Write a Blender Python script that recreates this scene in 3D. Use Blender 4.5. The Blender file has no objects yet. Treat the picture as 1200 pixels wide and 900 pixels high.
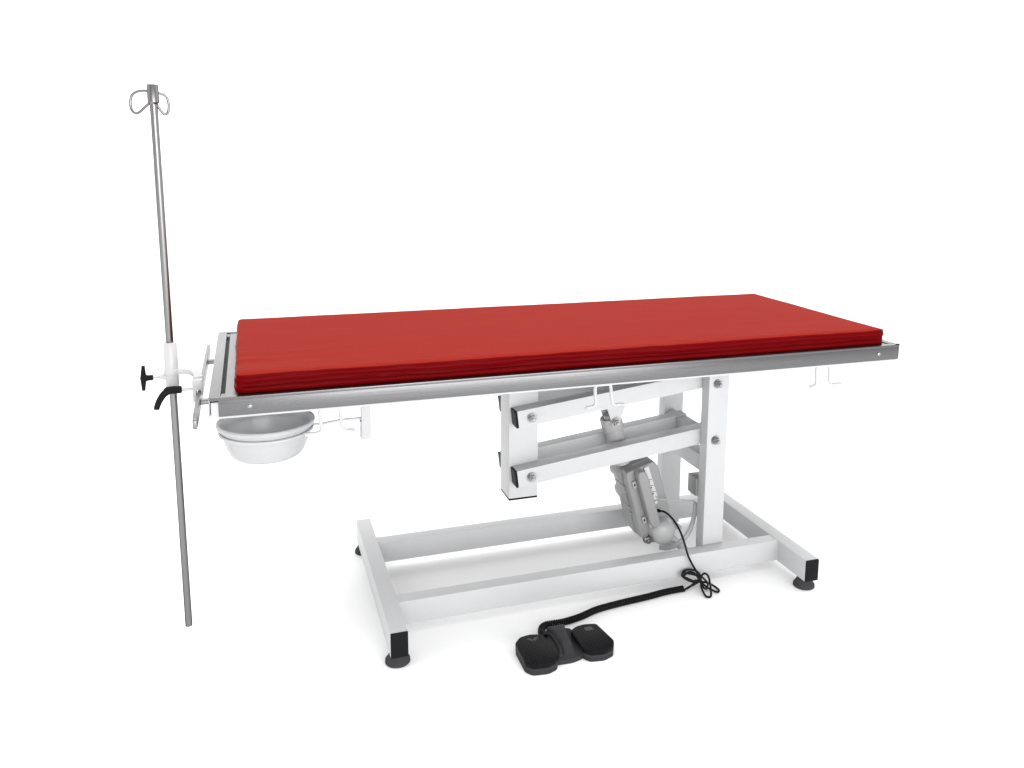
import bpy, bmesh, math, random
from mathutils import Vector, Matrix, noise

random.seed(4)
S = bpy.context.scene
COL = S.collection
PI = math.pi

# ------------------------------------------------------------------ camera
cam_d = bpy.data.cameras.new('camera')
cam = bpy.data.objects.new('camera', cam_d)
COL.objects.link(cam)
cam.location = (0.0700, -1.3523, 0.88515)
cam.rotation_euler = (math.radians(80.4425), math.radians(-0.623), math.radians(-19.6435))
cam_d.sensor_fit = 'HORIZONTAL'
cam_d.sensor_width = 36.0
cam_d.lens = 997.7 / 1200 * 36.0
cam_d.shift_x = (600 - 649.71) / 1200
cam_d.shift_y = (350.42 - 450) / 1200
cam_d.clip_start = 0.02
cam_d.clip_end = 200
S.camera = cam

# ------------------------------------------------------------------ world: white studio, dimmer behind the camera
W = bpy.data.worlds.new('World')
S.world = W
W.use_nodes = True
wn = W.node_tree.nodes
wl = W.node_tree.links
for n in list(wn):
    wn.remove(n)
wo = wn.new('ShaderNodeOutputWorld')
bg = wn.new('ShaderNodeBackground')
tc = wn.new('ShaderNodeTexCoord')
sx = wn.new('ShaderNodeSeparateXYZ')
mr = wn.new('ShaderNodeMapRange')
mr.interpolation_type = 'SMOOTHSTEP'
mr.inputs['From Min'].default_value = -0.6
mr.inputs['From Max'].default_value = 0.15
mr.inputs['To Min'].default_value = 0.62
mr.inputs['To Max'].default_value = 1.62
wl.new(tc.outputs['Generated'], sx.inputs[0])
wl.new(sx.outputs['Y'], mr.inputs['Value'])
wl.new(mr.outputs[0], bg.inputs['Color'])
bg.inputs['Strength'].default_value = 1.0
wl.new(bg.outputs[0], wo.inputs[0])


def area(name, loc, target, sx_, sy_, power):
    l = bpy.data.lights.new(name, 'AREA')
    l.shape = 'RECTANGLE'
    l.size, l.size_y = sx_, sy_
    l.energy = power
    o = bpy.data.objects.new(name, l)
    COL.objects.link(o)
    o.location = loc
    o.rotation_euler = (Vector(target) - Vector(loc)).to_track_quat('-Z', 'Y').to_euler()
    return o


area('overhead_softbox', (0.6, 0.1, 3.2), (0.6, 0.26, 0), 4.0, 3.0, 50)
area('front_softbox', (0.9, -3.2, 0.9), (0.65, 0.2, 0.25), 3.0, 1.4, 82)

S.view_settings.view_transform = 'Standard'
S.view_settings.look = 'None'
S.view_settings.gamma = 1.0
S.view_settings.exposure = 0.22


# ------------------------------------------------------------------ materials
def mat(name, color, rough=0.5, metal=0.0, **k):
    m = bpy.data.materials.new(name)
    m.use_nodes = True
    nt = m.node_tree
    b = nt.nodes['Principled BSDF']
    b.inputs['Base Color'].default_value = (*color, 1)
    b.inputs['Roughness'].default_value = rough
    b.inputs['Metallic'].default_value = metal
    for kk, v in k.items():
        b.inputs[kk.replace('_', ' ')].default_value = v
    return m


def add_bump(m, scale, strength, dist, stretch=(1, 1, 1), detail=4, rough_var=0.0, col_var=0.0):
    nt = m.node_tree
    b = nt.nodes['Principled BSDF']
    t = nt.nodes.new('ShaderNodeTexCoord')
    mp = nt.nodes.new('ShaderNodeMapping')
    mp.inputs['Scale'].default_value = stretch
    nz = nt.nodes.new('ShaderNodeTexNoise')
    nz.inputs['Scale'].default_value = scale
    nz.inputs['Detail'].default_value = detail
    bp = nt.nodes.new('ShaderNodeBump')
    bp.inputs['Strength'].default_value = strength
    bp.inputs['Distance'].default_value = dist
    nt.links.new(t.outputs['Object'], mp.inputs[0])
    nt.links.new(mp.outputs[0], nz.inputs['Vector'])
    nt.links.new(nz.outputs['Fac'], bp.inputs['Height'])
    if b.inputs['Normal'].is_linked:
        nt.links.new(b.inputs['Normal'].links[0].from_socket, bp.inputs['Normal'])
    nt.links.new(bp.outputs[0], b.inputs['Normal'])
    if rough_var:
        r = nt.nodes.new('ShaderNodeMapRange')
        base = b.inputs['Roughness'].default_value
        r.inputs['From Min'].default_value = 0.3
        r.inputs['From Max'].default_value = 0.7
        r.inputs['To Min'].default_value = base - rough_var
        r.inputs['To Max'].default_value = base + rough_var
        nt.links.new(nz.outputs['Fac'], r.inputs['Value'])
        nt.links.new(r.outputs[0], b.inputs['Roughness'])
    if col_var:
        c = b.inputs['Base Color'].default_value[:3]
        mx = nt.nodes.new('ShaderNodeMix')
        mx.data_type = 'RGBA'
        mx.inputs[6].default_value = (*[v * (1 - col_var) for v in c], 1)
        mx.inputs[7].default_value = (*[min(1, v * (1 + col_var)) for v in c], 1)
        nt.links.new(nz.outputs['Fac'], mx.inputs[0])
        nt.links.new(mx.outputs[2], b.inputs['Base Color'])
    return m


M_FLOOR = mat('white_floor', (0.95, 0.95, 0.95), 0.6, Specular_IOR_Level=0.2)
M_PAINT = add_bump(mat('white_powder_coat', (0.4611, 0.4637, 0.4698), 0.42, Specular_IOR_Level=0.3), 38, 0.03, 0.001, detail=8, rough_var=0.06, col_var=0.035)
M_STEEL = add_bump(mat('brushed_steel', (0.134, 0.134, 0.137), 0.28, 1.0), 60, 0.13, 0.0007, (0.12, 26, 26), 6, 0.08, 0.16)
M_SHEET = add_bump(mat('steel_sheet', (0.2088, 0.2088, 0.2088), 0.36, 1.0), 60, 0.14, 0.0006, (22, 0.3, 22), 5, 0.06, 0.14)
M_POLE = add_bump(mat('polished_steel', (0.215, 0.215, 0.215), 0.32, 1.0, Specular_Tint=(0.08, 0.08, 0.08, 1)), 90, 0.05, 0.0004, (14, 14, 0.5), 4, 0.04, 0.06)
M_ZINC = mat('zinc_bolt', (0.3132, 0.3132, 0.3132), 0.26, 1.0)
M_BLACK = add_bump(mat('black_plastic', (0.01044, 0.01044, 0.01131), 0.42, Specular_IOR_Level=0.04), 500, 0.1, 0.0005)
M_RUBBER = add_bump(mat('dark_rubber', (0.045, 0.045, 0.047), 0.6, Specular_IOR_Level=0.04), 400, 0.1, 0.0005)
M_CHAR = add_bump(mat('charcoal_plastic', (0.036, 0.036, 0.038), 0.45, Specular_IOR_Level=0.04), 500, 0.12, 0.0005)
M_CORD = mat('black_cord', (0.006, 0.006, 0.0065), 0.30, Specular_IOR_Level=0.12)
M_GREY = add_bump(mat('grey_plastic', (0.215, 0.215, 0.218), 0.40), 300, 0.08, 0.0006)
M_GREYL = add_bump(mat('light_grey_plastic', (0.330, 0.330, 0.334), 0.42), 300, 0.08, 0.0006)
M_WHITEP = mat('white_plastic', (0.455, 0.455, 0.46), 0.36)
M_BOWL = mat('bowl_plastic', (0.560, 0.563, 0.570), 0.22)
# the bowl is thin plastic: some of the light on its outside glows through to the inside
nt_ = M_BOWL.node_tree
tr_ = nt_.nodes.new('ShaderNodeBsdfTranslucent')
tr_.inputs['Color'].default_value = (0.80, 0.80, 0.81, 1)
ms_ = nt_.nodes.new('ShaderNodeMixShader')
ms_.inputs[0].default_value = 0.36
nt_.links.new(nt_.nodes['Principled BSDF'].outputs[0], ms_.inputs[1])
nt_.links.new(tr_.outputs[0], ms_.inputs[2])
nt_.links.new(ms_.outputs[0], nt_.nodes['Material Output'].inputs['Surface'])
M_GAP = mat('gap_shade_strip', (0.01044, 0.01044, 0.01044), 0.7)  # near black, stands in for the shade down in the open gap
M_ICON = mat('pedal_icon', (0.03045, 0.03045, 0.03219), 0.5)

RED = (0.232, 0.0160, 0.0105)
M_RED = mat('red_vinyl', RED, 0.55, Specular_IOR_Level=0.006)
add_bump(M_RED, 5, 0.25, 0.006, (0.5, 2.6, 1), 3)
add_bump(M_RED, 900, 0.06, 0.0004)
M_RED_SHADE = mat('shaded_red_vinyl', (0.112, 0.0012, 0.0024), 0.34, Specular_IOR_Level=0.02)  # same red vinyl, with the shade on the pad's sides put into the colour
add_bump(M_RED_SHADE, 22, 0.35, 0.003, (0.35, 1, 5), 4)


# ------------------------------------------------------------------ geometry helpers
def new():
    return bmesh.new()


def merge(dst, src, M=None):
    if M is not None:
        bmesh.ops.transform(src, matrix=M, verts=src.verts)
    me = bpy.data.meshes.new('tmp')
    src.to_mesh(me)
    src.free()
    dst.from_mesh(me)
    bpy.data.meshes.remove(me)
    return dst


def box(bm, x0, x1, y0, y1, z0, z1, bev=0.0015, seg=2, M=None):
    b = new()
    bmesh.ops.create_cube(b, size=1)
    for v in b.verts:
        v.co = Vector(((x0 + x1) / 2 + v.co.x * (x1 - x0), (y0 + y1) / 2 + v.co.y * (y1 - y0), (z0 + z1) / 2 + v.co.z * (z1 - z0)))
    if bev:
        bmesh.ops.bevel(b, geom=list(b.edges), offset=bev, segments=seg, profile=0.6, affect='EDGES')
    return merge(bm, b, M)


def frame_of(d):
    d = d.normalized()
    a = Vector((0, 0, 1)) if abs(d.z) < 0.9 else Vector((1, 0, 0))
    u = d.cross(a).normalized()
    return u, d.cross(u).normalized()


def lathe_axis(bm, p0, d, prof, seg=32, M=None):
    """revolve (t, r) pairs round the axis p0 + t*d; r = 0 closes the end."""
    b = new()
    p0, d = Vector(p0), Vector(d).normalized()
    u, w = frame_of(d)
    rings = []
    for t, r in prof:
        c = p0 + d * t
        if r < 1e-7:
            rings.append([b.verts.new(c)])
        else:
            rings.append([b.verts.new(c + (u * math.cos(2 * PI * i / seg) + w * math.sin(2 * PI * i / seg)) * r) for i in range(seg)])
    for A, B in zip(rings, rings[1:]):
        for i in range(seg):
            j = (i + 1) % seg
            if len(A) == 1 and len(B) == 1:
                continue
            if len(A) == 1:
                b.faces.new((A[0], B[j], B[i]))
            elif len(B) == 1:
                b.faces.new((A[i], A[j], B[0]))
            else:
                b.faces.new((A[i], A[j], B[j], B[i]))
    bmesh.ops.recalc_face_normals(b, faces=b.faces)
    return merge(bm, b, M)


def cyl(bm, p0, p1, r, bev=0.0006, seg=28, r1=None):
    p0, p1 = Vector(p0), Vector(p1)
    L = (p1 - p0).length
    r1 = r if r1 is None else r1
    return lathe_axis(bm, p0, p1 - p0, [(0, 0), (0, r - bev), (bev, r), (L - bev, r1), (L, r1 - bev), (L, 0)], seg)


def spline(pts, n=10, closed=False):
    P = [Vector(p) for p in pts]
    if closed:
        P = [P[-1]] + P + [P[0], P[1]]
    else:
        P = [P[0] * 2 - P[1]] + P + [P[-1] * 2 - P[-2]]
    out = []
    for i in range(1, len(P) - 2):
        a, b, c, d = P[i - 1:i + 3]
        for k in range(n):
            t = k / n
            out.append(0.5 * ((2 * b) + (c - a) * t + (2 * a - 5 * b + 4 * c - d) * t * t + (3 * b - a - 3 * c + d) * t ** 3))
    if not closed:
        out.append(P[-2].copy())
    return out


def tube(bm, pts, r, sides=10, closed=False, radii=None):
    P = [Vector(p) for p in pts]
    n = len(P)
    tang = []
    for i in range(n):
        if closed:
            t = P[(i + 1) % n] - P[i - 1]
        else:
            t = P[min(i + 1, n - 1)] - P[max(i - 1, 0)]
        tang.append(t.normalized())
    u, _ = frame_of(tang[0])
    rings = []
    for i in range(n):
        u = (u - tang[i] * u.dot(tang[i])).normalized()
        w = tang[i].cross(u)
        rr = radii[i] if radii else r
        rings.append([bm.verts.new(P[i] + (u * math.cos(2 * PI * k / sides) + w * math.sin(2 * PI * k / sides)) * rr) for k in range(sides)])
    for i in range(n if closed else n - 1):
        A, B = rings[i], rings[(i + 1) % n]
        off = 0
        if closed and i == n - 1:
            off = min(range(sides), key=lambda o: (A[0].co - B[o].co).length)
        for k in range(sides):
            bm.faces.new((A[k], A[(k + 1) % sides], B[(k + 1 + off) % sides], B[(k + off) % sides]))
    if not closed:
        bm.faces.new(rings[0][::-1])
        bm.faces.new(rings[-1])
    return bm


def prism(bm, outline, to3d, h0, h1, bev=0.002, seg=2, M=None):
    """extrude a 2-D outline from h0 to h1; to3d(a, b, h) gives the point."""
    b = new()
    lo = [b.verts.new(to3d(p[0], p[1], h0)) for p in outline]
    hi = [b.verts.new(to3d(p[0], p[1], h1)) for p in outline]
    n = len(outline)
    b.faces.new(lo[::-1])
    b.faces.new(hi)
    for i in range(n):
        b.faces.new((lo[i], lo[(i + 1) % n], hi[(i + 1) % n], hi[i]))
    bmesh.ops.recalc_face_normals(b, faces=b.faces)
    if bev:
        cap = [e for e in b.edges if (e.verts[0] in lo) == (e.verts[1] in lo)]
        bmesh.ops.bevel(b, geom=cap, offset=bev, segments=seg, profile=0.5, affect='EDGES')
    return merge(bm, b, M)


def round_poly(pts, r, n=5):
    out = []
    N = len(pts)
    for i in range(N):
        p = Vector(pts[i]).to_2d()
        a = Vector(pts[i - 1]).to_2d()
        c = Vector(pts[(i + 1) % N]).to_2d()
        d1, d2 = (a - p), (c - p)
        k = min(r, d1.length * 0.45, d2.length * 0.45)
        s, e = p + d1.normalized() * k, p + d2.normalized() * k
        for j in range(n + 1):
            t = j / n
            out.append(tuple((1 - t) ** 2 * s + 2 * t * (1 - t) * p + t * t * e))
    return out


def world_loc(o):
    v = Vector((0, 0, 0))
    while o is not None:
        v += Vector(o.location)
        o = o.parent
    return v


def obj(name, bm, m, parent=None, angle=40, label=None, origin=None):
    """link the bmesh (world coordinates) as ONE mesh object whose origin sits at its own centre."""
    bmesh.ops.remove_doubles(bm, verts=bm.verts, dist=1e-6)
    if origin is None:
        lo = Vector((min(v.co.x for v in bm.verts), min(v.co.y for v in bm.verts), min(v.co.z for v in bm.verts)))
        hi = Vector((max(v.co.x for v in bm.verts), max(v.co.y for v in bm.verts), max(v.co.z for v in bm.verts)))
        origin = (lo + hi) / 2
    origin = Vector(origin)
    bmesh.ops.translate(bm, verts=bm.verts, vec=-origin)
    me = bpy.data.meshes.new(name)
    bm.to_mesh(me)
    bm.free()
    me.materials.append(m)
    me.shade_smooth()
    me.set_sharp_from_angle(angle=math.radians(angle))
    o = bpy.data.objects.new(name, me)
    COL.objects.link(o)
    if parent is not None:
        o.parent = parent
        o.location = origin - world_loc(parent)
    else:
        o.location = origin
    if label:
        o['label'] = label
    return o


def thing(name, loc, label, cat):
    o = bpy.data.objects.new(name, None)
    COL.objects.link(o)
    o.location = loc
    o.empty_display_size = 0.05
    o['label'] = label
    o['category'] = cat
    return o


# ------------------------------------------------------------------ setting
b = new()
bmesh.ops.create_grid(b, x_segments=1, y_segments=1, size=45)
fl = obj('floor', b, M_FLOOR, origin=(0, 0, 0))
fl['kind'] = 'structure'

# ------------------------------------------------------------------ operating table
T = thing('operating_table', (0.68, 0.26, 0.0), 'white steel operating table with height adjustable frame and stainless steel top', 'table')

# --- base: two cross beams on rubber feet, two long rails
BT, BB = 0.069, 0.022
RF0, RF1, RB0, RB1 = 0.1139, 0.1444, 0.3724, 0.4016
for x0, x1 in ((0.2659, 0.2971), (1.1164, 1.1476)):
    b = new()
    box(b, x0, x1, 0.0145, 0.504, BB, BT, 0.002)
    beam = obj('foot_beam', b, M_PAINT, T)
    for y0, y1 in ((0.0105, 0.0145), (0.504, 0.5072)):
        b = new()
        dz = 0.0004 if y0 < 0.1 else 0.0030
        box(b, x0 + dz, x1 - dz, y0, y1, BB + dz, BT - dz, 0.0012)
        obj('end_cap', b, M_BLACK, beam)
    xc = (x0 + x1) / 2
    for yc in (0.036, 0.482):
        b = new()
        lathe_axis(b, (xc, yc, 0), (0, 0, 1), [(0, 0), (0, 0.0205), (0.0015, 0.0222), (0.0065, 0.0218), (0.0095, 0.0190), (0.019, 0.0142), (0.022, 0.0135), (0.022, 0)], 36)
        obj('rubber_foot', b, M_RUBBER, beam)
for y0, y1 in ((RF0, RF1), (RB0, RB1)):
    b = new()
    box(b, 0.2971, 1.1164, y0, y1, BB, BT - 0.0006, 0.0018)
    # fillet welds where the rail meets the beams
    for x in (0.2971, 1.1164):
        cyl(b, (x, y0 + 0.002, BT - 0.001), (x, y1 - 0.002, BT - 0.001), 0.0016, 0.0004, 10)
        cyl(b, (x, y0, BB + 0.003), (x, y0, BT - 0.003), 0.0016, 0.0004, 10)
    obj('base_rail', b, M_PAINT, T)


def bolt(parent, x, y, z, side=-1):
    """washer, hex nut and threaded end, pointing along -y (side=-1) or +y."""
    b = new()
    d = (0, side, 0)
    lathe_axis(b, (x, y, z), d, [(0, 0), (0, 0.0098), (0.0008, 0.0102), (0.0014, 0.0098), (0.0014, 0)], 28)
    hexa = [(0, 0), (0, 0.0074), (0.0005, 0.0078), (0.0062, 0.0078), (0.0070, 0.0070), (0.0070, 0)]
    lathe_axis(b, (x, y + side * 0.0014, z), d, hexa, 6)
    lathe_axis(b, (x, y + side * 0.0084, z), d, [(0, 0), (0, 0.0062), (0.0028, 0.0058), (0.0028, 0.0040), (0.0062, 0.0040), (0.0070, 0.0032), (0.0070, 0)], 20)
    obj('bolt', b, M_ZINC, parent, 30)


# --- uprights standing inside the rails
CX0, CX1 = 0.9505, 0.9982
PIV = 0.9680
SL = 0.1185
ANG = math.atan(SL)


def arm_z(kind, x):
    return (0.2525 if kind == 'low' else 0.3749) + (x - 0.546) * SL


for y0, y1 in ((0.1457, 0.1762), (0.3408, 0.3711)):
    b = new()
    box(b, CX0, CX1, y0, y1, 0.030, 0.4800, 0.002)
    upright = obj('upright', b, M_PAINT, T)
    for kind in ('low', 'up'):
        bolt(upright, PIV + 0.002, y0, arm_z(kind, PIV) - 0.003)
# foot plates that tie the uprights to the rails
for y0, y1, cx in ((0.1445, 0.2000, 0.974), (0.3180, 0.3720, 0.974)):
    b = new()
    box(b, CX0 + 0.004, CX1 - 0.004, y0, y1, 0.0235, 0.0295, 0.001)
    obj('mounting_plate', b, M_PAINT, T)
b = new()
box(b, CX0 + 0.002, CX1 - 0.014, 0.1762, 0.3408, 0.2235, 0.2595, 0.002)
obj('cross_bar', b, M_PAINT, T)
b = new()
box(b, CX0 - 0.004, CX0 + 0.036, 0.1765, 0.2140, 0.1660, 0.2060, 0.002)
box(b, CX0 + 0.002, CX0 + 0.030, 0.2140, 0.2165, 0.1700, 0.2020, 0.0008)
obj('junction_box', b, M_GREY, T)

# --- carriage post under the tabletop
b = new()
box(b, 0.5376, 0.5992, 0.2090, 0.2715, 0.2000, 0.5075, 0.003)
car = obj('carriage_post', b, M_PAINT, T)
b = new()
box(b, 0.5382, 0.5986, 0.2096, 0.2709, 0.1962, 0.2000, 0.001)
obj('end_cap', b, M_BLACK, car)

# --- four parallel lifting arms
AL = 0.4255 / math.cos(ANG)
for kind in ('low', 'up'):
    for y0, y1, side in ((0.1766, 0.2085, -1), (0.2720, 0.3020, 1)):
        Mx = Matrix.Translation((0.5465, 0, arm_z(kind, 0.5465))) @ Matrix.Rotation(-ANG, 4, 'Y')
        b = new()
        box(b, 0.0, AL, y0, y1, -0.0177, 0.0177, 0.002, 2, Mx)
        arm = obj('lifting_arm', b, M_PAINT, T)
        b = new()
        box(b, -0.0045, 0.0, y0 + 0.0004, y1 - 0.0004, -0.0172, 0.0172, 0.0015, 2, Mx)
        obj('end_cap', b, M_BLACK, arm)
        bolt(arm, 0.5745, y0 if side < 0 else y1, arm_z(kind, 0.5745) - 0.001, side)
        # pivot bush between the arm and its upright
        b = new()
        if side < 0:
            cyl(b, (PIV, 0.1763, arm_z(kind, PIV)), (PIV, 0.1767, arm_z(kind, PIV)), 0.012, 0.0001)
        else:
            cyl(b, (PIV, 0.3020, arm_z(kind, PIV)), (PIV, 0.3408, arm_z(kind, PIV)), 0.010, 0.0006)
        obj('pivot_bush', b, M_PAINT, arm)
    # tie tubes across each pair
    b = new()
    xt = 0.9440
    Mx = Matrix.Translation((xt, 0, arm_z(kind, xt))) @ Matrix.Rotation(-ANG, 4, 'Y')
    box(b, 0.0, 0.026, 0.2085, 0.2720, -0.0165, 0.0150, 0.002, 2, Mx)
    obj('tie_tube', b, M_PAINT, T)

# --- actuator bracket between the upper arms
b = new()
xt = 0.7480
Mx = Matrix.Translation((xt, 0, arm_z('up', xt))) @ Matrix.Rotation(-ANG, 4, 'Y')
box(b, 0.0, 0.052, 0.2085, 0.2720, -0.0150, 0.0150, 0.002, 2, Mx)
P0 = Vector((0.7710, 0, 0.3380))
for y0, y1 in ((0.2140, 0.2175), (0.2625, 0.2660)):
    lug = round_poly([(0.7460, 0.3850), (0.8010, 0.3920), (0.7800, 0.3360), (0.7720, 0.3290), (0.7635, 0.3350)], 0.005)
    prism(b, lug, lambda a, c, h: (a, h, c), y0, y1, 0.0006)
br = obj('actuator_bracket', b, M_PAINT, T)
bolt(br, P0.x, 0.2138, P0.z)

# --- linear actuator
DU = Vector((0.29, 0, -0.957)).normalized()
DV = Vector((0.957, 0, 0.29)).normalized()


def uv(u, v, y):
    p = P0 + DU * u + DV * v
    return Vector((p.x, y, p.z))


YA = 0.240
b = new()
# spindle collar and outer tube
lathe_axis(b, uv(-0.010, 0, YA), DU, [(0, 0), (0, 0.012), (0.002, 0.0135), (0.008, 0.0135), (0.005, 0.0215), (0.007, 0.0232), (0.031, 0.0232), (0.033, 0.0218), (0.034, 0.0195), (0.114, 0.0185), (0.114, 0)], 40)
act = obj('actuator', b, M_GREYL, T)
b = new()
out = round_poly([(0.113, -0.010), (0.113, 0.057), (0.130, 0.0635), (0.225, 0.0635), (0.258, 0.060), (0.288, 0.046), (0.296, 0.022), (0.290, 0.000), (0.280, -0.012),
                  (0.262, -0.019), (0.236, -0.0185), (0.196, -0.017), (0.184, -0.0225), (0.169, -0.0225), (0.164, -0.0165), (0.140, -0.0165), (0.134, -0.0215), (0.122, -0.0215)], 0.006, 4)
prism(b, out, lambda a, c, h: uv(a, c, h), 0.228, 0.279, 0.0042, 4)
prism(b, round_poly([(0.113, -0.010), (0.113, 0.057), (0.130, 0.0635), (0.225, 0.0635), (0.258, 0.060), (0.288, 0.046), (0.296, 0.022), (0.290, 0.000), (0.280, -0.012), (0.255, -0.0165), (0.190, -0.0145), (0.125, -0.0135)], 0.006, 4), lambda a, c, h: uv(a, c, h), 0.203, 0.232, 0.0035, 4)
# ribs and moulding seam on the side
for u0 in (0.150, 0.200, 0.215):
    prism(b, round_poly([(u0, -0.0185), (u0, 0.0), (u0 + 0.006, 0.0), (u0 + 0.006, -0.0185)], 0.001, 2), lambda a, c, h: uv(a, c, h), 0.222, 0.268, 0.0015)
obj('gear_housing', b, M_GREY, act, 35)
b = new()
mc = uv(0.267, 0.0305, 0.277)
lathe_axis(b, mc, (0, -1, 0), [(0, 0), (0, 0.026), (0.004, 0.029), (0.080, 0.0287), (0.0835, 0.0270), (0.085, 0.0270), (0.091, 0.0262), (0.097, 0.0235), (0.102, 0.0180), (0.105, 0.0100), (0.106, 0)], 48)
obj('motor', b, M_GREYL, act)
b = new()
cb = round_poly([(0.112, 0.0085), (0.113, 0.0215), (0.125, 0.0270), (0.243, 0.0270), (0.248, 0.020), (0.246, 0.0085), (0.230, 0.0045), (0.125, 0.0045)], 0.006, 4)
prism(b, cb, lambda a, c, h: uv(a, c, h), 0.1800, 0.2035, 0.003, 3)
obj('control_box', b, M_GREY, act)
for u0 in (0.136, 0.222):
    b = new()
    prism(b, [(u0, -0.005), (u0, 0.004), (u0 + 0.015, 0.004), (u0 + 0.015, -0.005)], lambda a, c, h: uv(a, c, h), 0.1975, 0.2040, 0.001)
    obj('clip', b, M_GREYL, act)
b = new()
prism(b, round_poly([(0.240, 0.006), (0.240, 0.020), (0.256, 0.018), (0.256, 0.008)], 0.002, 3), lambda a, c, h: uv(a, c, h), 0.194, 0.206, 0.001)
obj('latch', b, M_WHITEP, act)
for u0 in (0.140, 0.226):
    b = new()
    prism(b, [(u0, -0.003), (u0 + 0.001, 0.0005), (u0 + 0.006, 0.0005), (u0 + 0.006, -0.003)], lambda a, c, h: uv(a, c, h), 0.1968, 0.1976, 0.0002)
    obj('clip_slot', b, M_CHAR, act)
b = new()
prism(b, round_poly([(0.116, 0.0290), (0.116, 0.0400), (0.196, 0.0425), (0.196, 0.0310)], 0.002, 3), lambda a, c, h: uv(a, c, h), 0.1985, 0.2035, 0.0006)
lab = obj('socket_strip', b, M_WHITEP, act)
for u0, v0 in ((0.150, 0.0320), (0.165, 0.0330), (0.180, 0.0335)):
    b = new()
    cyl(b, uv(u0, v0, 0.1988), uv(u0, v0, 0.1976), 0.0019, 0.0003, 16)
    box(b, -0.0045, 0.0045, -0.0002, 0.0004, -0.0005, 0.0005, 0, 1, Matrix.Translation(uv(u0 - 0.004, v0 + 0.003, 0.1984)))
    obj('socket', b, M_CHAR, act)
for u0, v0 in ((0.203, 0.035), (0.226, 0.040)):
    b = new()
    cyl(b, uv(u0, v0, 0.2035), uv(u0, v0, 0.1990), 0.0042, 0.0008, 20)
    obj('screw_cover', b, M_WHITEP, act)
# lower clevis bolt and base lug
b = new()
lathe_axis(b, uv(0.276, -0.005, 0.262), (0, -1, 0), [(0, 0), (0, 0.009), (0.010, 0.009), (0.010, 0.006), (0.059, 0.006), (0.059, 0.0100), (0.061, 0.0100), (0.061, 0.0080), (0.069, 0.0076), (0.069, 0.0045), (0.075, 0.004), (0.075, 0)], 22)
obj('clevis_bolt', b, M_ZINC, act)
b = new()
prism(b, round_poly([(0.848, 0.068), (0.862, 0.068), (0.950, 0.0320), (0.950, 0.0240), (0.926, 0.0240), (0.854, 0.053)], 0.006, 4), lambda a, c, h: (a, h, c), 0.236, 0.242, 0.0006)
box(b, 0.936, 0.956, 0.2000, 0.3180, 0.0235, 0.0300, 0.001)
obj('clevis_bracket', b, M_PAINT, act)
# grey lead into a corrugated hose
b = new()
hp = spline([(0.9600, 0.2, 0.1415), (0.9590, 0.2, 0.1180), (0.9550, 0.2, 0.0960), (0.9460, 0.2, 0.0740), (0.9300, 0.2, 0.0570), (0.9120, 0.201, 0.0470), (0.8950, 0.204, 0.0430), (0.8800, 0.210, 0.0440)], 16)
tube(b, hp, 0.005, 12, radii=[0.0056 if i % 2 else 0.0048 for i in range(len(hp))])
obj('corrugated_hose', b, M_WHITEP, act, 70)
b = new()
tube(b, spline([uv(0.187, 0.037, 0.200), (0.872, 0.190, 0.1640), (0.905, 0.194, 0.1585), (0.937, 0.198, 0.1500), (0.9560, 0.2, 0.1445), (0.9600, 0.2, 0.1400)], 10), 0.0011, 8)
obj('sensor_lead', b, M_GREYL, act)

# --- tabletop: steel tray with folded rim on a white frame
ZT = 0.515
LX, LY = 1.3, 0.5184
b = new()
box(b, 0.0220, 1.2840, 0.0136, 0.5050, 0.5080, 0.5137, 0.0004, 1)
top = obj('tabletop', b, M_SHEET, T)
for y0, y1, ya, yb in ((0.0, 0.0020, 0.0, 0.0135), (LY - 0.002, LY, LY - 0.0135, LY)):
    b = new()
    box(b, 0.0125 if y0 == 0.0 else 0.0, LX, y0, y1, 0.4855, 0.5106, 0.0003)
    box(b, 0.0, LX, ya, yb, 0.5106, ZT, 0.0007)
    box(b, 0.0130, LX - 0.001, min(y0, y1) + 0.0004, max(y0, y1) + (0.008 if y0 == 0.0 else 0), 0.4850, 0.4862, 0.0003)
    obj('long_rim', b, M_STEEL, top)
for x0, x1, xa, xb in ((-0.0014, 0.0006, -0.0014, 0.0155), (LX - 0.0010, LX + 0.0012, 1.2842, LX + 0.0012)):
    b = new()
    box(b, x0, x1, 0.0012, LY - 0.004, 0.4862, 0.5140, 0.0004)
    box(b, xa, xb, 0.0137 if xa > 1 else 0.0040, LY - 0.0137, 0.5100, ZT + 0.0003, 0.0006)
    obj('end_rim', b, M_SHEET, top)
b = new()
box(b, 0.0156, 0.0219, 0.0300, 0.4750, 0.5060, 0.5085, 0.0003)
obj('gap_shade_strip', b, M_GAP, top)  # strip added to darken the gap between rim and plate
for y0, y1 in ((0.0140, 0.0300), (0.4750, 0.5046)):
    b = new()
    box(b, 0.0156, 0.0219, y0, y1, 0.5060, 0.5134, 0.0003)
    obj('channel_end', b, M_SHEET, top)
for cx, cy in ((LX - 0.002, 0.0035), (LX - 0.002, LY - 0.0035)):
    b = new()
    box(b, cx - 0.0035, cx + 0.0040, cy - 0.0025, cy + 0.0025, 0.5125, ZT + 0.0014, 0.0008)
    obj('corner_plug', b, M_CHAR, top)
for x in (0.0578, 1.2504):
    b = new()
    lathe_axis(b, (x, 0.0002, 0.4990), (0, -1, 0), [(0, 0), (0, 0.0040), (0.0008, 0.0040), (0.0020, 0.0028), (0.0024, 0.0)], 20)
    obj('screw', b, M_ZINC, top)
b = new()
for y0, y1 in ((0.0022, 0.0326), (LY - 0.0326, LY - 0.0026)):
    box(b, 0.0012, LX - 0.0016, y0, y1, 0.4812, 0.5078, 0.0015)
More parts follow.
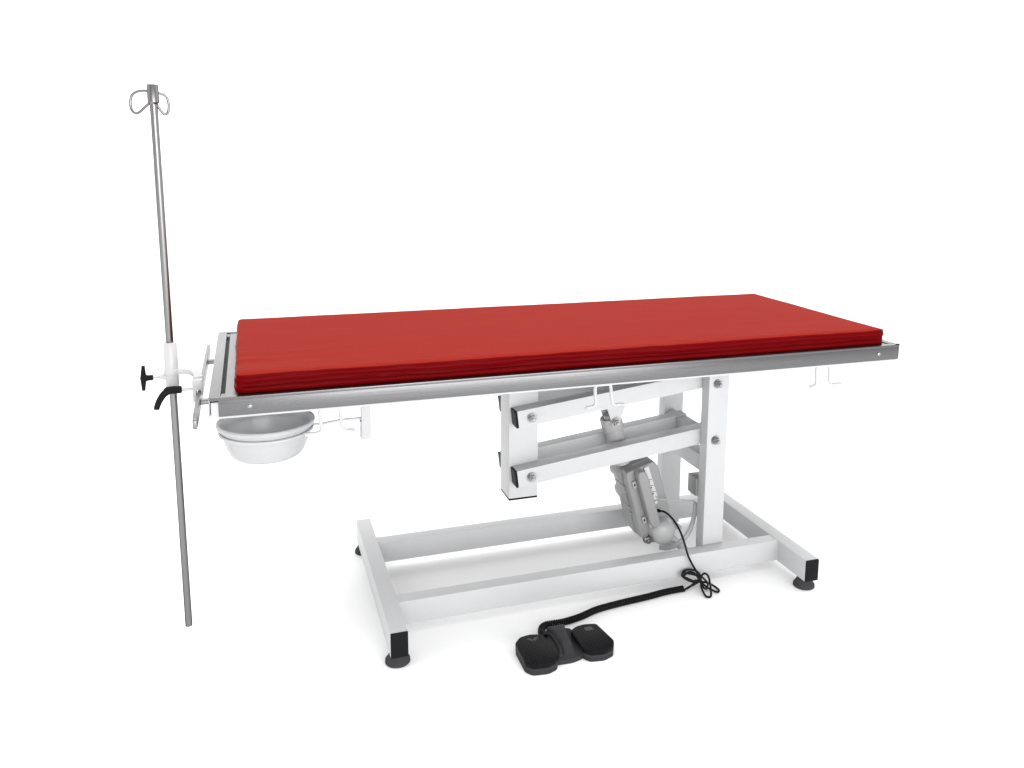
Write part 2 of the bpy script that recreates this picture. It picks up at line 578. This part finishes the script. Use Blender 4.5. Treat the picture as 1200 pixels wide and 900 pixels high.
for x0, x1 in ((0.0012, 0.0312), (0.53, 0.56), (0.92, 0.95), (LX - 0.0316, LX - 0.0016)):
    box(b, x0, x1, 0.0327, LY - 0.0327, 0.4814, 0.5076, 0.0015)
obj('top_frame', b, M_PAINT, T)

# --- accessory rail at the left end
b = new()
pr = [(-0.0045, 0.4700), (-0.0045, 0.4860), (0.020, 0.4900), (0.518, 0.4900), (0.5385, 0.4860), (0.5385, 0.4720), (0.528, 0.4680), (0.010, 0.4680)]
prism(b, round_poly(pr, 0.004, 3), lambda a, c, h: (h, a, c), -0.0250, -0.0190, 0.0008)
rail = obj('accessory_rail', b, M_SHEET, T)
for y in (0.118, 0.405):
    b = new()
    cyl(b, (-0.0192, y, 0.479), (0.0020, y, 0.479), 0.0052)
    obj('standoff', b, M_SHEET, rail)

# --- wire hooks under the long rim
for x0, x1, xl, xr in ((0.1635, 0.1940, 0.1375, 0.2160), (0.6430, 0.6725, 0.6230, 0.6985), (1.1180, 1.1470, 1.1020, 1.1760)):
    b = new()
    z1, z0, y = 0.4785, 0.4385, 0.0200
    pts = [(xl, y - 0.004, z0 + 0.0005), (xl + 0.010, y, z0), (x0 - 0.004, y, z0 + 0.0005), (x0 + 0.001, y, z0 + 0.006), (x0, y, z0 + 0.020), (x0 - 0.0004, y, z1 - 0.005), (x0 + 0.003, y, z1 - 0.0005),
           (x0 + 0.010, y, z1), (x1 - 0.010, y, z1), (x1 - 0.003, y, z1 - 0.0005), (x1 + 0.0004, y, z1 - 0.005), (x1 + 0.002, y, z0 + 0.018), (x1 + 0.004, y, z0 + 0.006), (x1 + 0.009, y, z0), (xr - 0.008, y, z0), (xr, y - 0.004, z0 + 0.0005)]
    tube(b, spline(pts, 5), 0.0031, 12)
    cyl(b, (x0 + 0.012, y, z1 - 0.0005), (x0 + 0.012, y, 0.4816), 0.003, 0.0003, 12)
    cyl(b, (x1 - 0.012, y, z1 - 0.0005), (x1 - 0.012, y, 0.4816), 0.003, 0.0003, 12)
    obj('wire_hook', b, M_WHITEP, T)

# --- ring holder for the bowl
BX, BY, BZ = 0.0815, 0.150, 0.4205
b = new()
box(b, 0.2425, 0.2595, 0.1420, 0.1580, 0.3780, 0.5078, 0.0012)
box(b, 0.2400, 0.2425, 0.1440, 0.1560, 0.3800, 0.4120, 0.0008)
hold = obj('bowl_holder', b, M_PAINT, T)
b = new()
RR = 0.0765
ring = [(BX + RR * math.cos(2 * PI * i / 72), BY + RR * math.sin(2 * PI * i / 72), BZ - 0.0080) for i in range(72)]
tube(b, ring, 0.0024, 10, True)
tube(b, spline([(BX + RR, BY, BZ - 0.0080), (0.175, 0.150, 0.4125), (0.205, 0.150, 0.4160), (0.243, 0.150, 0.4165)], 8), 0.0024, 10)
obj('ring', b, M_PAINT, hold)

# ------------------------------------------------------------------ white bowl
b = new()
prof = [(0.000, 0.0), (0.000, 0.047), (0.0010, 0.0525), (0.0040, 0.0575), (0.0100, 0.0622), (0.0200, 0.0665), (0.0320, 0.0704), (0.0490, 0.0745), (0.0502, 0.0758), (0.0540, 0.0766), (0.0552, 0.0796), (0.0568, 0.0812), (0.0605, 0.0820), (0.0628, 0.0816), (0.0640, 0.0802), (0.0642, 0.0788), (0.0634, 0.0770), (0.0590, 0.0750), (0.032, 0.0684), (0.020, 0.0645), (0.010, 0.0600), (0.005, 0.0560), (0.0024, 0.0500), (0.0020, 0.0)]
lathe_axis(b, (BX, BY, 0.3660), (0, 0, 1), prof, 96)
bowl = obj('bowl', b, M_BOWL, None, 50, origin=(BX, BY, 0.3660))
bowl['label'] = 'round white plastic bowl hung in a ring below the left end of the table'
bowl['category'] = 'bowl'

# ------------------------------------------------------------------ red pad
PX0, PX1, PY0, PY1 = 0.0400, 1.2732, 0.0170, 0.4905
PZ0, PZ1 = 0.5139, 0.5466
CXp, CYp = (PX0 + PX1) / 2, (PY0 + PY1) / 2
HX, HY = (PX1 - PX0) / 2, (PY1 - PY0) / 2


def rc(x, y, r=0.005):
    dx, dy = abs(x) - (HX - r), abs(y) - (HY - r)
    if dx > 0 and dy > 0:
        s = max(dx, dy) / math.hypot(dx, dy)
        return (math.copysign(HX - r + dx * s, x), math.copysign(HY - r + dy * s, y))
    return x, y


def pad_top(x, y):
    e = min(HX - abs(x), HY - abs(y))
    z = PZ1 - 0.0022 * math.exp(-max(e, 0) / 0.0045)
    z += 0.0010 * noise.noise(Vector((x * 3.1, y * 5.0, 1.7))) + 0.0004 * noise.noise(Vector((x * 12, y * 14, 4.2)))
    # creases pulled in near the front left corner
    dl = x + HX
    w = math.exp(-(dl / 0.16) ** 2) * math.exp(-((y + HY * 0.62) / 0.09) ** 2)
    z += 0.0019 * w * noise.noise(Vector((x * 7, y * 38, 2.5)))
    w2 = math.exp(-((y + HY) / 0.035) ** 2)
    z += 0.0011 * w2 * noise.noise(Vector((x * 26, y * 60, 9.0)))
    return z


b = new()
NX, NY = 240, 92
g = []
for j in range(NY + 1):
    row = []
    for i in range(NX + 1):
        x = -HX + 2 * HX * i / NX
        y = -HY + 2 * HY * j / NY
        X, Y = rc(x, y)
        row.append(b.verts.new((CXp + X, CYp + Y, pad_top(x, y))))
    g.append(row)
for j in range(NY):
    for i in range(NX):
        b.faces.new((g[j][i], g[j][i + 1], g[j + 1][i + 1], g[j + 1][i]))
per = [g[0][i] for i in range(NX)] + [g[j][NX] for j in range(NY)] + [g[NY][i] for i in range(NX, 0, -1)] + [g[j][0] for j in range(NY, 0, -1)]
perc = [v.co.copy() for v in per]
NP = len(perc)
pnor = []
for i in range(NP):
    t = perc[(i + 2) % NP] - perc[i - 2]
    pnor.append(Vector((t.y, -t.x, 0)).normalized())


def side(t, i, off):
    p = perc[i]
    z = p.z + (PZ0 - p.z) * t
    nz = noise.noise(Vector((p.x * 9, p.y * 9, t * 4))) * 0.0022 + noise.noise(Vector((p.x * 30, p.y * 30, t * 9 + 3))) * 0.0009
    zz = noise.noise(Vector((p.x * 5, p.y * 5, 7.7))) * 0.0024 + noise.noise(Vector((p.x * 17, p.y * 17, 2.7))) * 0.0012
    bul = 0.0030 * math.exp(-((p.x - PX0) / 0.03) ** 2) * math.sin(PI * t)
    fold = 0.0022 * math.exp(-((p.x - PX0) / 0.10) ** 2) * noise.noise(Vector((p.x * 14, p.y * 14, t * 7 + 11)))
    off = off * (0.35 if abs(pnor[i].x) > 0.3 else 1.0)
    q = p + pnor[i] * (off + (nz + bul + fold) * min(1, t * 4) * min(1, (1 - t) * 4))
    q.z = z + zz * math.sin(PI * t)
    return q


prof_top = [(0.015, 0.0004)]
prof_side = [(0.015, 0.0004), (0.04, 0.0012), (0.08, 0.0017), (0.12, 0.0018), (0.17, 0.0028), (0.24, 0.0034), (0.31, 0.0028), (0.35, 0.0012), (0.38, -0.0004), (0.41, -0.0012), (0.47, -0.0016), (0.55, -0.0014), (0.61, -0.0012), (0.645, -0.0002), (0.675, 0.0014), (0.72, 0.0028), (0.79, 0.0034), (0.87, 0.0032), (0.95, 0.0012), (1.0, -0.001)]


def loops(bm, prof, first=None):
    prev = first
    for t, off in prof:
        cur = [bm.verts.new(side(t, i, off)) for i in range(NP)]
        if prev:
            for i in range(NP):
                bm.faces.new((prev[i], cur[i], cur[(i + 1) % NP], prev[(i + 1) % NP]))
        prev = cur
    return prev


loops(b, prof_top, per)
bmesh.ops.recalc_face_normals(b, faces=b.faces)
pad = thing('table_pad', (CXp, CYp, PZ0), 'long red vinyl pad lying along the whole tabletop', 'pad')
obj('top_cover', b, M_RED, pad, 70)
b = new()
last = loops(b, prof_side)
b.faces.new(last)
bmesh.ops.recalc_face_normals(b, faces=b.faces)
obj('side_band', b, M_RED_SHADE, pad, 70, label='red side band with sewn seams, side shade put into its colour')
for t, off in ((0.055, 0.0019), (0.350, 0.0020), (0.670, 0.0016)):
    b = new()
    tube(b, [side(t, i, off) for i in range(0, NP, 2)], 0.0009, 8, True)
    obj('piping', b, M_RED_SHADE, pad, 80)

# ------------------------------------------------------------------ infusion pole
XP, YP = -0.0642, 0.1800
D = thing('infusion_pole', (XP, YP, 0.0535), 'tall polished steel infusion pole with two wire hooks, clamped to the end rail', 'pole')
b = new()
lathe_axis(b, (XP, YP, 0.0535), (0, 0, 1), [(0, 0), (0, 0.0052), (0.0008, 0.0058), (0.915, 0.0058), (0.915, 0)], 32)
obj('pole', b, M_POLE, D)
b = new()
lathe_axis(b, (XP, YP, 0.9590), (0, 0, 1), [(0, 0), (0, 0.0056), (0.0035, 0.0086), (0.0300, 0.0086), (0.0314, 0.0078), (0.0314, 0)], 32)
obj('pole_head', b, M_POLE, D)
for s, pts in ((-1, [(-0.0070, 0.9800), (-0.0150, 0.9805), (-0.0255, 0.9782), (-0.0325, 0.9720), (-0.0350, 0.9600), (-0.0335, 0.9500), (-0.0280, 0.9450), (-0.0220, 0.9470), (-0.0120, 0.9560), (-0.0050, 0.9620)]),
               (1, [(0.0070, 0.9775), (0.0110, 0.9765), (0.0175, 0.9735), (0.0210, 0.9660), (0.0215, 0.9560), (0.0195, 0.9470), (0.0145, 0.9445), (0.0110, 0.9480), (0.0060, 0.9560), (0.0030, 0.9610)])):
    b = new()
    k = -0.35 if s < 0 else 0.35
    tube(b, spline([(XP + px, YP + k * px, pz) for px, pz in pts], 8), 0.0021, 12)
    obj('wire_hook', b, M_POLE, D)
# clamp
b = new()
lathe_axis(b, (XP, YP, 0.4920), (0, 0, 1), [(0, 0), (0, 0.0098), (0.0010, 0.0106), (0.0225, 0.0106), (0.0232, 0.0122), (0.0300, 0.0124), (0.0312, 0.0108), (0.0760, 0.0106), (0.0772, 0.0096), (0.0772, 0.0058), (0.0700, 0.0056)], 40)
lathe_axis(b, (XP - 0.006, YP, 0.5105), (-1, 0, 0), [(0, 0), (0, 0.0062), (0.004, 0.0060), (0.008, 0.0048), (0.0125, 0.0046), (0.0128, 0)], 24)
# curved flat bracket from the sleeve to the jaw
arc = spline([(XP + 0.004, YP, 0.5180), (-0.0440, 0.1800, 0.5180), (-0.0330, 0.1770, 0.5165), (-0.0250, 0.1690, 0.5130), (-0.0220, 0.1560, 0.5080)], 8)
bb = new()
rows = []
for i, p in enumerate(arc):
    t = (arc[min(i + 1, len(arc) - 1)] - arc[max(i - 1, 0)])
    n = Vector((-t.y, t.x, 0)).normalized()
    h, w = 0.0044, 0.0066
    rows.append([bb.verts.new(p + n * a * w + Vector((0, 0, c * h))) for a, c in ((-1, -1), (1, -1), (1, 1), (-1, 1))])
for A, B in zip(rows, rows[1:]):
    for k in range(4):
        bb.faces.new((A[k], A[(k + 1) % 4], B[(k + 1) % 4], B[k]))
bb.faces.new(rows[0][::-1])
bb.faces.new(rows[-1])
bmesh.ops.recalc_face_normals(bb, faces=bb.faces)
bmesh.ops.bevel(bb, geom=[e for e in bb.edges if e.calc_face_angle(0) > 0.9], offset=0.0012, segments=2, profile=0.6, affect='EDGES')
merge(b, bb)
# jaw hooked over the rail
box(b, -0.0315, -0.0155, 0.1420, 0.1620, 0.4925, 0.5100, 0.0012)
box(b, -0.0315, -0.0258, 0.1420, 0.1620, 0.4720, 0.4935, 0.0012)
box(b, -0.0185, -0.0150, 0.1420, 0.1620, 0.4840, 0.4935, 0.0006)
clamp = obj('clamp', b, M_WHITEP, D)
b = new()
cyl(b, (XP - 0.0185, YP, 0.5105), (XP - 0.0310, YP, 0.5105), 0.0020, 0.0003, 16)
obj('threaded_rod', b, M_ZINC, clamp)
b = new()
cyl(b, (-0.0490, 0.1520, 0.4930), (-0.0310, 0.1520, 0.4930), 0.0024, 0.0003, 16)
obj('threaded_rod', b, M_ZINC, clamp)
b = new()
lathe_axis(b, (XP - 0.0290, YP, 0.5105), (-1, 0, 0), [(0, 0), (0, 0.0040), (0.0008, 0.0047), (0.0080, 0.0047), (0.0110, 0.0060), (0.0150, 0.0066), (0.0178, 0.0050), (0.0186, 0)], 24)
kx = XP - 0.0440
kr = []
for i in range(13):
    t = -1 + 2 * i / 12
    kr.append((kx + 0.0004 * t, YP + 0.004 * t, 0.5105 + 0.0205 * t))
tube(b, kr, 0.004, 12, radii=[0.0052 - 0.0026 * abs(-1 + 2 * i / 12) ** 0.8 for i in range(13)])
obj('wing_knob', b, M_BLACK, clamp)
b = new()
lathe_axis(b, (-0.0480, 0.1520, 0.4935), (-1, 0, 0), [(0, 0), (0, 0.0042), (0.0010, 0.0060), (0.0040, 0.0063), (0.0180, 0.0065), (0.0240, 0.0060), (0.0280, 0.0030), (0.0285, 0)], 28)
lp = spline([(-0.0580, 0.1520, 0.4940), (-0.0670, 0.1510, 0.4935), (-0.0760, 0.1490, 0.4880), (-0.0830, 0.1460, 0.4780), (-0.0868, 0.1440, 0.4690), (-0.0876, 0.1430, 0.4645)], 6)
tube(b, lp, 0.005, 14, radii=[0.0064 - 0.0022 * i / (len(lp) - 1) for i in range(len(lp))])
obj('clamp_lever', b, M_BLACK, clamp, 50)

D.rotation_euler.y = -0.002   # the pole leans a touch outwards

# ------------------------------------------------------------------ foot switch with coiled cord
F = thing('foot_switch', (0.567, -0.030, 0.0), 'black double foot switch with a coiled cord on the floor before the table', 'foot switch')
LP = [(0.4845, -0.0080), (0.4980, 0.0075), (0.5180, 0.0110), (0.5400, 0.0040), (0.5490, -0.0620), (0.5400, -0.0790), (0.5220, -0.0860), (0.4940, -0.0820), (0.4840, -0.0680)]
RP = [(0.5935, -0.0010), (0.6080, 0.0090), (0.6260, 0.0115), (0.6480, 0.0060), (0.6575, -0.0560), (0.6500, -0.0720), (0.6300, -0.0800), (0.6040, -0.0760), (0.5945, -0.0640)]


def flat(a, c, h):
    return (a, c, h)


def grow(pts, d):
    cx, cy = sum(p[0] for p in pts) / len(pts), sum(p[1] for p in pts) / len(pts)
    return [(cx + (p[0] - cx) * (1 + d / 0.032), cy + (p[1] - cy) * (1 + d / 0.045)) for p in pts]


b = new()
for P in (LP, RP):
    prism(b, round_poly(grow(P, -0.0005), 0.0050, 4), flat, 0.0, 0.0052, 0.0008)
    prism(b, round_poly(grow(P, -0.0012), 0.0050, 4), flat, 0.0050, 0.0070, 0.0004)
    prism(b, round_poly(grow(P, -0.0002), 0.0050, 4), flat, 0.0068, 0.0124, 0.0010)
# waist joining the two treadle bases
prism(b, round_poly([(0.538, 0.020), (0.551, 0.034), (0.604, 0.030), (0.606, 0.000), (0.600, -0.060), (0.575, -0.0690), (0.538, -0.066)], 0.010, 4), flat, 0.0, 0.0085, 0.0015)
# raised bridge and cord socket
bb = new()
secs = []
for y, hw0, hw1, h in ((0.034, 0.0175, 0.0165, 0.0150), (0.029, 0.0178, 0.0165, 0.0175), (0.010, 0.0160, 0.0110, 0.0215), (-0.015, 0.0140, 0.0080, 0.0230), (-0.034, 0.0130, 0.0075, 0.0228), (-0.050, 0.0125, 0.0080, 0.0110), (-0.058, 0.0120, 0.0085, 0.0080)):
    cx = 0.5745 + 0.03 * (y + 0.02)
    secs.append([bb.verts.new((cx - hw0, y, 0.0)), bb.verts.new((cx - hw0, y, 0.0080)), bb.verts.new((cx - hw1, y, h)), bb.verts.new((cx + hw1, y, h)), bb.verts.new((cx + hw0, y, 0.0080)), bb.verts.new((cx + hw0, y, 0.0))])
for A, B in zip(secs, secs[1:]):
    for k in range(6):
        bb.faces.new((A[k], A[(k + 1) % 6], B[(k + 1) % 6], B[k]))
bb.faces.new(secs[0])
bb.faces.new(secs[-1][::-1])
bmesh.ops.recalc_face_normals(bb, faces=bb.faces)
bmesh.ops.bevel(bb, geom=[e for e in bb.edges if e.calc_face_angle(0) > 0.5], offset=0.0016, segments=2, profile=0.6, affect='EDGES')
merge(b, bb)
# rounded shoulder ribs next to the bridge
tube(b, spline([(0.5490, 0.022, 0.0075), (0.5600, 0.014, 0.0110), (0.5620, -0.010, 0.0120), (0.5600, -0.040, 0.0110), (0.5520, -0.058, 0.0075)], 8), 0.0030, 10)
cyl(b, (0.5748, -0.002, 0.0200), (0.5748, -0.0022, 0.0232), 0.0016, 0.0003, 12)
obj('housing', b, M_CHAR, F, 35)

M_TREAD = mat('treadle_rubber', (0.00609, 0.00609, 0.00696), 0.36, Specular_IOR_Level=0.06)
nt = M_TREAD.node_tree
t_ = nt.nodes.new('ShaderNodeTexCoord')
br_ = nt.nodes.new('ShaderNodeTexBrick')
br_.offset = 0.0
br_.inputs['Scale'].default_value = 1.0
br_.inputs['Brick Width'].default_value = 0.0075
br_.inputs['Row Height'].default_value = 0.0060
br_.inputs['Mortar Size'].default_value = 0.0009
br_.inputs['Mortar Smooth'].default_value = 0.4
bp_ = nt.nodes.new('ShaderNodeBump')
bp_.invert = True
bp_.inputs['Strength'].default_value = 1.0
bp_.inputs['Distance'].default_value = 0.0012
nt.links.new(t_.outputs['Object'], br_.inputs['Vector'])
nt.links.new(br_.outputs['Fac'], bp_.inputs['Height'])
nt.links.new(bp_.outputs[0], nt.nodes['Principled BSDF'].inputs['Normal'])
for P, ic in ((LP, 'down'), (RP, 'up')):
    b = new()
    prism(b, round_poly(grow(P, 0.0), 0.0050, 5), flat, 0.0122, 0.0215, 0.0020, 3)
    pd = obj('pedal', b, M_TREAD, F, 35)
    c = world_loc(pd)
    b = new()
    x, y = c.x + 0.002, c.y + 0.027
    if ic == 'down':
        for px0, px1, s0, s1 in ((-0.011, -0.001, 0.007, -0.006), (0.011, 0.001, 0.007, -0.006)):
            o4 = [(x + px0, y + s0), (x + px1, y + s1), (x + px1 * 0.6, y + s1 + 0.009), (x + px0 * 0.55, y + s0 + 0.001)]
            prism(b, o4, flat, 0.0212, 0.0219, 0.0002)
    else:
        prism(b, round_poly([(x - 0.009, y - 0.006), (x + 0.009, y - 0.006), (x + 0.007, y + 0.006), (x - 0.007, y + 0.006)], 0.002, 3), flat, 0.0212, 0.0219, 0.0002)
    obj('pedal_mark', b, M_ICON, pd)

# strain relief bend, then the coil
cpath = spline([(0.5480, 0.0080, 0.0120), (0.5470, 0.0200, 0.0090), (0.5495, 0.0350, 0.0065), (0.5560, 0.0490, 0.0062), (0.5680, 0.0555, 0.0062), (0.5830, 0.0550, 0.0062), (0.6040, 0.0545, 0.0062), (0.6400, 0.0620, 0.0062), (0.6800, 0.0760, 0.0062), (0.7380, 0.0840, 0.0062), (0.7970, 0.0890, 0.0062), (0.8390, 0.0945, 0.0062), (0.8840, 0.0955, 0.0062)], 24)
ln = [0.0]
for a, c in zip(cpath, cpath[1:]):
    ln.append(ln[-1] + (c - a).length)


def along(s):
    import bisect
    i = max(1, min(bisect.bisect_left(ln, s), len(ln) - 1))
    t = (s - ln[i - 1]) / max(1e-9, ln[i] - ln[i - 1])
    return cpath[i - 1].lerp(cpath[i], min(1, t)), (cpath[i] - cpath[i - 1]).normalized()


pitch, seg, RC, RW = 0.00360, 14, 0.0053, 0.00160
turns = int(ln[-1] / pitch)
hel = []
for k in range(turns * seg + 1):
    p, t = along(k / seg * pitch)
    u = t.cross(Vector((0, 0, 1))).normalized()
    w = u.cross(t)
    a = 2 * PI * k / seg
    hel.append(p + (u * math.cos(a) + w * math.sin(a)) * RC)
b = new()
tube(b, hel, RW, 6)
# solid core so the wound cord stays opaque
obj('coiled_cord', b, M_CORD, F, 80)

b = new()
R2 = 0.0022
cab = [hel[-1], (0.8920, 0.0965, 0.0060), (0.9040, 0.0960, 0.0100), (0.9180, 0.0965, 0.0160), (0.9220, 0.1000, 0.0240), (0.9120, 0.1040, 0.0360), (0.8950, 0.1060, 0.0400), (0.8830, 0.1060, 0.0365), (0.8830, 0.1030, 0.0290), (0.8920, 0.1000, 0.0220), (0.9060, 0.0960, 0.0180),
       (0.9180, 0.0940, 0.0200), (0.9130, 0.0970, 0.0280), (0.8960, 0.0985, 0.0345), (0.8810, 0.0990, 0.0385), (0.8770, 0.0980, 0.0335), (0.8880, 0.0960, 0.0240), (0.9040, 0.0930, 0.0170), (0.9190, 0.0920, 0.0160),
       (0.9340, 0.0900, 0.0120), (0.9470, 0.0820, 0.0050), (0.9490, 0.0700, 0.0030), (0.9410, 0.0660, 0.0030), (0.9300, 0.0800, 0.0060), (0.9200, 0.0930, 0.0140)]
tube(b, spline(cab, 8), R2, 8)
cab2 = [(0.9140, 0.0960, 0.0200), (0.9190, 0.0930, 0.0190), (0.9130, 0.0800, 0.0110), (0.9110, 0.0580, 0.0035), (0.9200, 0.0540, 0.0030), (0.9270, 0.0650, 0.0080), (0.9340, 0.0840, 0.0200), (0.9335, 0.0910, 0.0285), (0.9270, 0.0940, 0.0325), (0.9215, 0.0960, 0.0260), (0.9190, 0.0935, 0.0170),
        (0.9190, 0.0820, 0.0090), (0.9240, 0.0780, 0.0070), (0.9310, 0.0860, 0.0140), (0.9240, 0.0940, 0.0230), (0.9160, 0.0980, 0.0300),
        (0.9120, 0.1000, 0.0360), (0.9010, 0.1020, 0.0550), (0.8925, 0.1050, 0.0742), (0.8868, 0.1150, 0.1026), (0.8868, 0.1380, 0.1190), (0.8830, 0.1620, 0.1320), (0.8745, 0.1790, 0.1395), (0.8660, 0.1930, 0.1380)]
tube(b, spline(cab2, 8), R2, 8)
tube(b, spline([(0.9130, 0.0955, 0.0190), (0.9010, 0.0930, 0.0205), (0.8870, 0.0950, 0.0280), (0.8810, 0.0960, 0.0310), (0.8860, 0.0985, 0.0360), (0.8980, 0.1010, 0.0370), (0.9100, 0.1010, 0.0300), (0.9160, 0.0960, 0.0205)], 8), R2, 8)
tube(b, spline([(0.8870, 0.0940, 0.0050), (0.8950, 0.0930, 0.0100), (0.9050, 0.0945, 0.0140), (0.9160, 0.0950, 0.0180)], 8), R2 * 1.1, 8)
cable = obj('cable', b, M_CORD, F, 80)
b = new()
cyl(b, (0.8640, 0.1985, 0.1365), (0.8690, 0.1880, 0.1385), 0.0034, 0.0006, 16)
obj('plug', b, M_BLACK, cable)
